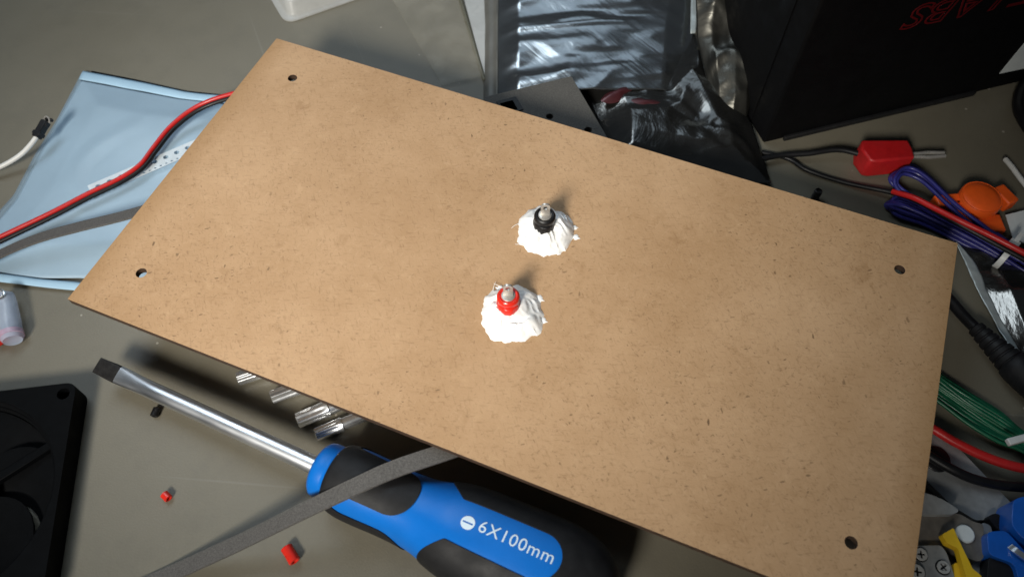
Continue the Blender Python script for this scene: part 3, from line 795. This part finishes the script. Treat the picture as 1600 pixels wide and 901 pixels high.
# clear bag lying between the tray and the silver bag
cb = thing('clear_bag', 'clear flat plastic bag with olive seal beside the silver bag', 'bag', P(715, 40, 0))
g = coons(pxs([(590, -40), (650, -40), (708, -40)], 0.6), pxs([(708, -40), (717, 0), (756, 122)], 0.6), pxs([(690, 135), (756, 122)], 0.6), pxs([(590, -40), (690, 135)], 0.6), 40, 40)
sheet(g, lambda u, v, p: 0.5 + 1.0 * max(0, ridge(p, 0.03, 5)) * min(1, 5 * u, 5 * v), 0.15).build('film', M['clear'], cb, sharp=0)
g = coons(pxs([(707, -40), (716, -40)], 1.0), pxs([(716, -40), (724, 0), (760, 126)], 1.0), pxs([(754, 126), (760, 126)], 1.0), pxs([(707, -40), (716, 0), (754, 126)], 1.0), 5, 40)
sheet(g, lambda u, v, p: 0.6 * math.sin(u * math.pi)).build('seal', M['seal'], cb, sharp=0)
g = coons(pxs([(717, -40), (762, -40)], 0.7), pxs([(762, -40), (759, 118)], 0.7), pxs([(757, 118), (759, 118)], 0.7), pxs([(717, -40), (725, 0), (757, 118)], 0.7), 10, 30)
sheet(g, lambda u, v, p: 0.3).build('flap', M['flap'], cb, sharp=0)

# ------------------------------------------------------------------ silver static shielding bag
sb = thing('shielding_bag', 'large wrinkled silver static bag behind the board at the top', 'bag', P(920, 60, 0))
def wr(u, v, p):
    e = min(u * 9, (1 - u) * 7, 1)
    a = Vector((u * 1.6, v * 11 + 0.6 * math.sin(u * 5), 3.0)); b = Vector((u * 3.2, v * 24 + u * 1.5, 7.0))
    z = 0.9 * (1 - 2 * abs(noise.noise(Vector((u * 3.5, v * 5.5, 31))))) + 1.1 * noise.noise(a) + 0.30 * noise.noise(b) + 0.5 * max(0.0, 1 - 5 * abs(noise.noise(Vector((u * 1.2, v * 7 + u * 0.8, 21)))))
    return e * (4 + z) + 7.5 * (0.55 - math.sqrt((u - 0.46 - 0.07 * math.sin(v * 5)) ** 2 + 0.002)) * min(1, u * 2.6)
g = coons(pxs([(776, -60), (900, -60), (1000, -60), (1097, -60)], 4), pxs([(1097, -60), (1088, 20), (1082, 60), (1075, 150)], 4), pxs([(776, 160), (900, 160), (1075, 150)], 4), pxs([(776, -60), (776, 60), (776, 160)], 4), 90, 90)
sheet(g, wr).build('film', M['shield'], sb, sharp=0)
g = coons(pxs([(752, -60, 0.5), (765, -60, 3), (779, -60, 4.6)]), pxs([(779, -60, 4.6), (778, 60, 4.6), (778, 165, 4.6)]), pxs([(755, 168, 0.5), (766, 167, 3), (778, 165, 4.6)]), pxs([(752, -60, 0.5), (757, 40, 0.5), (755, 168, 0.5)]), 8, 40)
sheet(g, lambda u, v, p: 0.3 * nz(p, 0.08, 2) + 0.5 * math.sin(u * math.pi * 2)).build('seam', M['seam'], sb, sharp=0)
g = coons(pxs([(1080, -60), (1096, -60)], 8), pxs([(1096, -60), (1092, 0), (1086, 55)], 8), pxs([(1078, 55), (1086, 55)], 8), pxs([(1080, -60), (1079, 0), (1078, 55)], 8), 4, 20)
sheet(g, lambda u, v, p: 1.2 + 0.5 * nz(p, 0.15, 6)).build('bright_edge', M['shield_edge'], sb, sharp=0)

# dark foam block with recess and holes
fpz = 14.0
pf = [P(755, 152, fpz), P(893, 119, fpz), P(945, 208, fpz), P(990, 290, fpz), P(820, 330, fpz)]
rec = [P(775, 160, fpz), P(806, 152, fpz), P(818, 172, fpz), P(790, 180, fpz)]
h1 = P(859, 182, fpz); h2 = P(919, 203, fpz)
fo = thing('foam_block', 'dark grey foam block with a square recess behind the board', 'foam', P(850, 180, 0))
MB().plate(rounded(xy(pf), 1.0, 3), [rounded(xy(rec), 0.5, 2), arc(h1.x, h1.y, 1.7, 20), arc(h2.x, h2.y, 1.7, 20)], 3.0, fpz).build('block', M['foam'], fo, bevel=0.3)
MB().plate(rounded([(p[0], p[1]) for p in pf], 1.0, 3), (), 0.2, 2.95).build('backing', M['blackmat'], fo)
rin = [P(781, 163, fpz), P(801, 158, fpz), P(809, 172, fpz), P(791, 178, fpz)]
rr_ = MB().plate(rounded(xy(rec), 0.5, 2), [rounded(xy(rin), 0.4, 2)], 4, fpz + 0.6)
rr_.build('recess_rim', M['black'], fo)

# ------------------------------------------------------------------ crumpled dark static bag beside the foam
cr = thing('crumpled_bag', 'dark crumpled static bag between foam block and black box', 'bag', P(1050, 190, 0))
def crum(amp, seed, base_):
    def f(u, v, p):
        e = min(u * 5, (1 - u) * 5, v * 5, (1 - v) * 5, 1)
        q = Vector((p.x * 0.026 + seed, p.y * 0.026, seed)); w_ = Vector((noise.noise(q * 0.8 + Vector((9, 0, 0))), noise.noise(q * 0.8 + Vector((0, 9, 0))), 0))
        q = q + w_ * 0.8
        z = amp * ((1 - 2 * abs(noise.noise(q))) + 0.45 * (1 - 2 * abs(noise.noise(q * 2.2))) + 0.18 * noise.noise(q * 5))
        return e * (base_ + z)
    return f
g = coons(pxs([(905, 128), (960, 116), (1030, 122), (1085, 55)], 6), pxs([(1085, 55), (1135, 120), (1175, 195), (1205, 285)], 4), pxs([(930, 260), (1050, 300), (1205, 285)], 2), pxs([(905, 128), (935, 190), (930, 260)], 4), 80, 80)
sheet(g, crum(3.6, 3.3, 4.5)).build('film', M['shield_dark'], cr, sharp=0)
for k, (px_, py_, rx_, ry_, an) in enumerate(((965, 143, 9.0, 3.4, 0.9), (1008, 158, 10.5, 3.8, 0.2))):  # raised patches that paint a red reflection onto the dark film
    c = P(px_, py_, 11.6); ex = Vector((math.cos(an), math.sin(an), 0)); ey = Vector((-math.sin(an), math.cos(an), 0))
    gg = [[c + ex * rx_ * (i / 12) * math.cos(a) + ey * ry_ * (i / 12) * math.sin(a) * (1 + 0.25 * math.sin(2 * a) + 0.22 * math.sin(3 * a + 1) + 0.08 * math.sin(7 * a)) + Vector((0, 0, -2.0 * (i / 12) ** 2)) for a in [2 * math.pi * j / 32 for j in range(32)]] for i in range(1, 13)]
    MB().rings(gg, True, True, False).build('red_reflection', M['redreflect'], cr)
# bag standing against the box
lb = sheet(coons(pxs([(1086, -45, 40), (1150, -50, 42), (1235, -40, 45)]), pxs([(1235, -40, 45), (1200, 60, 25), (1165, 190, 3)]), pxs([(1120, 190, 2), (1145, 205, 2), (1165, 190, 3)]), pxs([(1086, -45, 40), (1089, 60, 20), (1120, 190, 2)]), 50, 60), crum(3.4, 8.8, 0.0), 0.3).build('dark_film_bag', M['shield_dim'], sharp=0)
tag(lb, 'dark film bag leaning between silver bag and black box', 'bag')

# ------------------------------------------------------------------ big black product box
bc = P(1192, 225, 0); bu = (P(1460, 161, 0) - bc).normalized(); bv = Vector((-bu.y, bu.x, 0))
BW, BD, BH = 330.0, 70.0, 190.0
bl = P(1146, 176, 0) - bc
bxo = thing('product_box', 'large black box standing upright with upside down red lettering', 'box', bc + bu * BW / 2 + bv * BD / 2)
n = -bv
MB().box(bc + bu * BW / 2 + bv * BD / 2 + Vector((0, 0, BH / 2 + 0.2)), (BW, BD, BH), bu).build('carton', M['blackmat'], bxo, bevel=1.2)
# fold line along the left side
MB().box(bc + bv * 14 + Vector((0, 0, BH / 2)) - bu * 0.25, (0.5, 1.2, BH - 6), bu).build('flap_seam', M['blackmat'], bxo)
MB().box(bc + bu * 62 + Vector((0, 0, 1.6)) - bv * 0.9, (104, 1.6, 2.6), bu).build('bottom_flap', M['rubber'], bxo, bevel=0.3)
def face_uv(px_, py_):
    p = on_plane(px_, py_, bc, n) - bc; return p.dot(bu), p.z
def face_text(body, size_u, u_right, z_base, h, fill, name, shear, stroke=0.5):
    """lettering upside down: its line runs towards -u, its top points down"""
    vs_, fs_ = text_mesh(body, 10.0, fill, 0.0 if fill else stroke * 10 / h * 0.72, shear)
    xa = min(v.x for v in vs_); xb = max(v.x for v in vs_); ya = min(v.y for v in vs_); yb = max(v.y for v in vs_)
    m = MB(); kx = size_u / (xb - xa); ky = h / (yb - ya)
    for_off = 0.25
    vv = [bc + bu * (u_right - (v.x - xa) * kx) + Vector((0, 0, z_base - (v.y - ya) * ky)) + n * (for_off + (v.z * 0.15)) for v in vs_]
    return m.add(vv, fs_).build(name, M['redink'], bxo, sharp=0)
uS, zS = face_uv(1404, 46); uL, zL = face_uv(1566, 10); uT, zT = face_uv(1430, 8); 
print('box text', uS, zS, uL, zL, uT, zT)
zlow = zS - 1.0
hgt = (zT - zlow)
face_text('LABS', uL - uS, uL, zlow + hgt, hgt, False, 'outline_lettering', 0.25)
face_text('E', (uL - uS) * 0.27, uL + 2 + (uL - uS) * 0.27, zlow + hgt, hgt, True, 'solid_lettering', 0.25)
stk = [on_plane(x, y, bc, n) for x, y in ((1561, 115), (1606, 60), (1660, 50), (1640, 98))]
m = MB(); m.add([p + n * 0.3 for p in stk] + [p + n * 0.05 for p in stk], [(0, 3, 2, 1), (0, 1, 5, 4), (1, 2, 6, 5), (2, 3, 7, 6), (3, 0, 4, 7)])
m.build('sticker', M['paper'], bxo)

# ------------------------------------------------------------------ right side clutter
# red banana plug
bp = thing('banana_plug', 'red banana plug with bare metal pin in front of the black box', 'plug', P(1385, 250, 0))
a, b = P(1349, 245, 6.5), P(1417, 243, 6.5); ax = (b - a); L_ = ax.length; axn = ax.normalized(); ayn = Vector((0, 0, 1)).cross(axn)
pr = [(-0.5, -6.2), (2.5, -7.0), (L_, -5.4), (L_ + 0.6, 0), (L_, 5.4), (-1.0, 6.0), (-2.6, 0.5)]
q = MB().plate([((a + axn * x + ayn * y).x, (a + axn * x + ayn * y).y) for x, y in pr], (), 0.3, 11.5)
body_ = q.build('body', M['darkred'], bp, bevel=1.0)
pin = MB()
for s_ in (-1, 1):
    pin.tube(spline([b + ayn * 0.75 * s_ + axn * -1, b + ayn * 0.95 * s_ + axn * 6, b + ayn * 1.35 * s_ + axn * 10, b + ayn * 0.85 * s_ + axn * 17.5], 6), 0.95, 12)
pin.lathe([(1.9, -0.5), (1.9, 1.2)], b, axn, 20)
pin.build('pin', M['tin'], bp)
MB().tube(spline(pxs([(1150, 262, 3), (1178, 252, 3), (1218, 243, 3), (1262, 240, 4), (1310, 234, 6), (1352, 243, 6.5)]), 8), 1.3, 12).build('lead', M['blackwire'], bp)

# red and black leads on the blue bundle
tag(MB().tube(spline(pxs([(1190, 238, 1.5), (1232, 248, 1.5), (1262, 266, 1.5), (1320, 285, 1.5), (1390, 300, 4), (1430, 313, 9), (1500, 351, 13), (1600, 405, 13), (1680, 450, 10)]), 8), 1.15, 12).build('black_wire', M['blackwire']), 'thin black wire running from the box corner onto the blue bundle', 'wire')
tag(MB().tube(spline(pxs([(1395, 299, 6.2), (1428, 309, 11.2), (1460, 325, 13.5), (1500, 345, 15.5), (1550, 369, 15.5), (1600, 395, 15.5), (1680, 438, 12)]), 8), 1.25, 12).build('red_wire', M['redwire']), 'thin red wire lying along the top of the blue wire bundle', 'wire')

# blue wire hank
bh = thing('blue_wire_bundle', 'hank of dark blue wire with white zip tie right of the board', 'wire bundle', P(1480, 340, 0))
m = MB(); rnd = random.Random(5)
def loop_path(up_, tipx, lo, jx, jy, z):
    pts = [(x + jx * 0.4, y - jy, z + rnd.uniform(-0.6, 0.6)) for x, y in up_] + [(tipx[0] - jx, tipx[1], z)] + [(x, y + jy * 0.6, z - 1.2 + rnd.uniform(-0.6, 0.6)) for x, y in lo]
    return spline(pxs(pts), 7)
up1 = [(1680, 462), (1600, 404), (1530, 353), (1487, 318), (1445, 279), (1418, 267)]; lo1 = [(1404, 294), (1440, 318), (1490, 345), (1560, 385), (1610, 414), (1690, 470)]
for j, (jx, jy, z) in enumerate(((0, 0, 7), (6, 4, 5), (-7, -5, 8.5), (-2, 5, 9.5), (3, -4, 6), (-4, 9, 4))):
    m.tube(loop_path(up1, (1397, 277), lo1, jx, jy, z), 0.86, 10)
up2 = [(1680, 470), (1600, 418), (1540, 380), (1480, 348), (1425, 322), (1404, 315)]; lo2 = [(1402, 331), (1450, 348), (1510, 378), (1560, 404), (1605, 432), (1690, 485)]
for j, (jx, jy, z) in enumerate(((0, 0, 4), (5, 3, 2.4), (-6, -3, 5.5), (1, 6, 2.2), (-3, 9, 3.5), (3, -6, 6))):
    m.tube(loop_path(up2, (1389, 320), lo2, jx, jy, z), 0.86, 10)
m.build('wire', M['bluewire'], bh)
a, b = P(1557, 412, 6), P(1580, 388, 9); c = (a + b) / 2; bd = (P(1600, 412, 6) - P(1530, 370, 6)).normalized(); sdv = Vector((0, 0, 1)).cross(bd)
zt = [c + sdv * 5.6 * math.cos(t * math.pi / 16) + Vector((0, 0, 1)) * (5.2 * math.sin(t * math.pi / 16)) for t in range(33)]
z_ = MB().strip(zt, 2.4, 0.9, lambda t: bd); z_.box(c + sdv * 5.4 + Vector((0, 0, 3)), (4, 3, 3), bd); z_.box(c + sdv * 8.5 + Vector((0, 0, 4.5)), (2.0, 6, 1), bd)
z_.build('zip_tie', M['whitewire'], bh, bevel=0.2)

# orange clamp knob
ok = thing('orange_knob', 'orange plastic knob with side ears behind the blue wire bundle', 'knob', P(1535, 310, 0))
kc = P(1534, 308, 10); kx = (P(1580, 300, 10) - kc).normalized(); ky = Vector((0, 0, 1)).cross(kx)
kb = Vector((kc.x, kc.y, 0))
MB().lathe([(8.2, 4.5), (8.8, 5.0), (8.9, 9.6), (8.5, 10.3), (7.9, 10.2), (7.5, 10.6), (5.0, 11.1), (2.5, 11.3), (0.3, 11.4)], kb, (0, 0, 1), 44).build('cap', M['orange'], ok)
def ear(c, sz, xd, rz=0.8): MB().box(c, sz, xd).build('ear', M['orange'], ok, bevel=rz)
ear(kb + kx * 13 + ky * 0.5 + Vector((0, 0, 5.5)), (6, 10, 6.5), kx + ky * 0.25)
ear(kb - kx * 12.5 + ky * 3.2 + Vector((0, 0, 5)), (12, 6, 6), kx - ky * 0.1)
ear(kb - kx * 9.5 - ky * 4 + Vector((0, 0, 4.5)), (6, 12, 7), kx - ky * 0.35)
ear(kb - kx * 0 - ky * 10.5 + Vector((0, 0, 3)), (13, 9, 5.6), kx - ky * 0.2)
MB().lathe([(7.2, 0.2), (7.2, 4.8)], kb, (0, 0, 1), 32).build('base', M['orange'], ok)
MB().box(kb - kx * 16 - ky * 4 + Vector((0, 0, 2.2)), (6, 7, 4), kx).build('insert', M['teal'], ok, bevel=0.5)

tag(MB().tube(spline(pxs([(1571, 249, 4), (1582, 262, 5), (1600, 286, 5), (1630, 320, 4)]), 8), 1.2, 10).build('white_wire', M['whitewire']), 'short white wire end behind the orange knob at the right edge', 'wire')
tag(MB().tube(spline(pxs([(1622, 112, 4), (1600, 134, 4), (1591, 160, 4), (1597, 185, 4), (1620, 218, 4)]), 8), 2.6, 12).build('black_cable', M['black']), 'black cable curving at the right edge below the white sticker', 'cable')
a = P(1272, 311, 0); tag(MB().lathe([(1.75, 0.1), (1.75, 5.6), (1.6, 6.0), (1.35, 6.1), (1.2, 5.4), (0.3, 5.3)], a, (0.02, 0.02, 1), 24).build('small_pin', M['darksteel']), 'tiny dark metal pin standing on the desk behind the board', 'pin')

# label and small bag at the right edge
tag(MB().plate(xy(pxs([(1572, 335), (1640, 318), (1660, 400), (1584, 372)], 4)), (), 3.4, 3.7).build('paper_label', M['paper']), 'white paper slip under the blue bundle at the right edge', 'paper')
rb = thing('static_bag', 'dark static bag with pale edge under the blue wire bundle', 'bag', P(1560, 470, 0))
g = coons(pxs([(1496, 385), (1560, 370), (1680, 350)], 2), pxs([(1680, 350), (1700, 480), (1700, 640)], 2), pxs([(1594, 562), (1640, 600), (1700, 640)], 2), pxs([(1496, 385), (1515, 412), (1556, 492), (1594, 562)], 2), 60, 60)
sheet(g, crum(2.6, 5.5, 2.6)).build('film', M['shield_dark'], rb, sharp=0)
g = coons(pxs([(1491, 379), (1497, 383)], 2.0), pxs([(1497, 383), (1521, 410), (1538, 450), (1560, 497), (1590, 548)], 2.0), pxs([(1580, 552), (1590, 548)], 2.0), pxs([(1491, 379), (1504, 405), (1520, 446), (1547, 495), (1580, 552)], 2.0), 5, 60)
sheet(g, lambda u, v, p: 1.0 + 0.9 * nz(p, 0.12, 7) + 0.4 * nz(p, 0.35, 3)).build('edge_seam', M['shield_edge'], rb, sharp=0)

# black power cable with strain relief
pc = thing('power_cable', 'thick black cable with ribbed strain relief right of the board', 'cable', P(1540, 530, 0))
pth = spline(pxs([(1440, 425, 4), (1478, 462, 4.5), (1505, 493, 5), (1532, 520, 6)]), 8)
MB().tube(pth, 2.3, 16).build('cord', M['blackwire'], pc)
a, b = P(1523, 511, 6), P(1580, 566, 8); ax = b - a
pf_ = [(2.4, 0)]
for k in range(6):
    t = ax.length * (k + 0.15) / 6; r = 3.2 + k * 0.42
    pf_ += [(r, t), (r + 0.15, t + ax.length * 0.10), (r - 0.3, t + ax.length * 0.115), (r - 0.3, t + ax.length * 0.14)]
MB().lathe(pf_, a, ax, 28).build('strain_relief', M['rubber'], pc)
c = P(1680, 655, 9); ax2 = c - b
MB().lathe([(4.8, -1.0), (6.0, 0), (6.6, 3), (6.8, ax2.length)], b, ax2, 28).build('plug_body', M['rubber'], pc)

# green wire bundle
gb = thing('green_wire_bundle', 'bundle of green wires with white tie right of the board', 'wire bundle', P(1530, 645, 0))
m = MB(); rnd = random.Random(11)
for k in range(24):
    o = (k - 11.5) * 2.7; zz = 2.0 + (k % 2) * 1.3 + 1.2 * math.sin(k * 0.3)
    pts = [(1400, 555 + o * 0.9), (1462, 598 + o * 0.75), (1510, 632 + o * 0.8), (1560, 663 + o * 0.72), (1604, 688 + o * 0.5), (1690, 735 + o * 0.6)]
    m.tube(spline(pxs([(x + rnd.uniform(-2, 2), y + rnd.uniform(-1.6, 1.6) + 4, zz + rnd.uniform(-0.3, 0.3)) for x, y in pts]), 7), 0.72, 10)
m.build('wire', M['greenwire'], gb)
a, b = P(1574, 691, 11), P(1604, 683, 11)
z_ = MB(); z_.box((a + b) / 2, ((b - a).length, 2.6, 2.2), b - a); z_.build('zip_tie', M['whitewire'], gb, bevel=0.4)

tag(MB().tube(spline(pxs([(1400, 640, 6), (1455, 668, 7), (1490, 689, 7), (1530, 709, 7), (1570, 724, 7), (1610, 733, 7), (1690, 745, 6)]), 8), 1.75, 14).build('red_cable', M['redwire']), 'thick red wire curving below the green wire bundle', 'wire')

# ------------------------------------------------------------------ wire stripper pliers in the lower right corner
ws = thing('wire_stripper', 'grey metal wire stripper with yellow lever and blue grips in the lower right corner', 'pliers', P(1520, 820, 0))
def pl(pts, z1, th, name, mat, holes=(), r=1.0, bevel=0.35):
    return MB().plate(rounded(xy(pxs(pts, z1)), r, 4), holes, z1 - th, z1).build(name, mat, ws, bevel=bevel)
h = P(1463, 717, 5.0)
pl([(1440, 660), (1466, 677), (1500, 701), (1545, 748), (1581, 786), (1575, 806), (1526, 813), (1488, 790), (1440, 742), (1420, 700)], 5.0, 3.5, 'jaw_blade', M['toolgrey'], r=1.5)
MB().lathe([(4.9, 0), (4.9, 0.5), (4.4, 0.9), (0.3, 0.9)], (h.x, h.y, 5.02), (0, 0, 1), 32).build('pivot', M['black'], ws)
pl([(1425, 765), (1450, 770), (1475, 780), (1500, 797), (1490, 803), (1455, 803), (1425, 802)], 13.0, 5, 'jaw', M['tool'], r=2.5, bevel=1.2)
pl([(1290, 812), (1420, 800), (1455, 800), (1500, 802), (1522, 815), (1537, 818), (1537, 872), (1528, 877), (1505, 868), (1480, 850), (1440, 856), (1420, 870), (1290, 890)], 10.0, 4.5, 'body_plate', M['toolbrown'], r=1.5, bevel=0.6)  # left end, unseen under the board, added so the corner hole looks dark
pl([(1420, 852), (1470, 851), (1479, 862), (1492, 901), (1480, 935), (1405, 935)], 12.5, 4.0, 'cover_plate', M['tool'], r=1.0, bevel=0.5)
pl([(1535, 815), (1548, 820), (1562, 880), (1570, 935), (1500, 935), (1520, 875)], 6.5, 4.0, 'arm', M['toolgrey'], r=1.0)
rv = P(1507, 834, 10.0); MB().lathe([(3.1, -0.2), (3.1, 0.7), (2.7, 1.1), (0.3, 1.15)], rv, (0, 0, 1), 32).build('rivet', M['paper'], ws)
def screw(px_, py_, z, r, an):
    p = P(px_, py_, z); s_ = MB().lathe([(r * 1.18, -0.1), (r * 1.18, 0.25)], p, (0, 0, 1), 28).build('screw', M['black'], ws)
    arm_, hw = r * 0.62, r * 0.16
    cross = [(-hw, -arm_), (hw, -arm_), (hw, -hw), (arm_, -hw), (arm_, hw), (hw, hw), (hw, arm_), (-hw, arm_), (-hw, hw), (-arm_, hw), (-arm_, -hw), (-hw, -hw)]
    ca, sa = math.cos(an), math.sin(an)
    cr_ = [(p.x + x * ca - y * sa, p.y + x * sa + y * ca) for x, y in cross]
    MB().plate(arc(p.x, p.y, r, 28), [cr_], z + 0.28, z + 0.85).build('screw_head', M['zinc'], s_, bevel=0.12)
screw(1438, 866, 12.5, 2.05, 0.3); screw(1473, 886, 12.5, 2.1, 0.9); screw(1432, 893, 13.0, 2.4, 0.2)
pl([(1472, 834), (1490, 824), (1496, 838), (1520, 888), (1533, 898), (1545, 935), (1520, 935), (1497, 856), (1480, 848)], 14.5, 3.0, 'lever', M['yellow'], r=0.6, bevel=0.4)
pl([(1490, 880), (1508, 874), (1524, 935), (1494, 935)], 11.0, 3.0, 'lever_spring', M['yellow'], r=0.6)
# two handles, seen only where they leave the jaws
def grip(pts, r, name, mat, parent=ws): return MB().tube(spline(pxs(pts), 8), r, 20).build(name, mat, parent)
pl([(1542, 830), (1572, 828), (1610, 870), (1650, 935), (1600, 935), (1585, 880), (1545, 866)], 14.0, 9, 'handle', M['bluegrip'], r=2.0, bevel=1.8)
pl([(1583, 780), (1602, 774), (1680, 780), (1700, 860), (1610, 850), (1580, 822)], 16.0, 11, 'handle', M['bluegrip'], r=3.0, bevel=2.0)
pl([(1542, 806), (1558, 800), (1600, 838), (1620, 862), (1590, 850), (1560, 828)], 8.0, 6, 'handle_pad', M['rubber'], r=1.5, bevel=0.8)
pl([(1545, 868), (1572, 872), (1598, 905), (1605, 940), (1540, 940)], 12.0, 8, 'handle_pad', M['rubber'], r=2.0, bevel=1.2)
MB().strip(spline(pxs([(1578, 853, 14), (1590, 862, 15.5), (1615, 880, 15.5)]), 6), 2.0, 0.8, (0.3, 0.9, 0)).build('spring_clip', M['chrome'], ws)
# black cord that lies over the blade
tag(MB().tube(spline(pxs([(1420, 690, 9), (1462, 718, 9), (1492, 735, 9), (1522, 748, 8), (1560, 757, 7), (1610, 761, 6), (1690, 760, 5)]), 8), 1.8, 14).build('black_cable', M['blackwire']), 'black cable lying across the grey blade below the red wire', 'cable')

for o in bpy.data.objects:
    if '_o' in o: del o['_o']
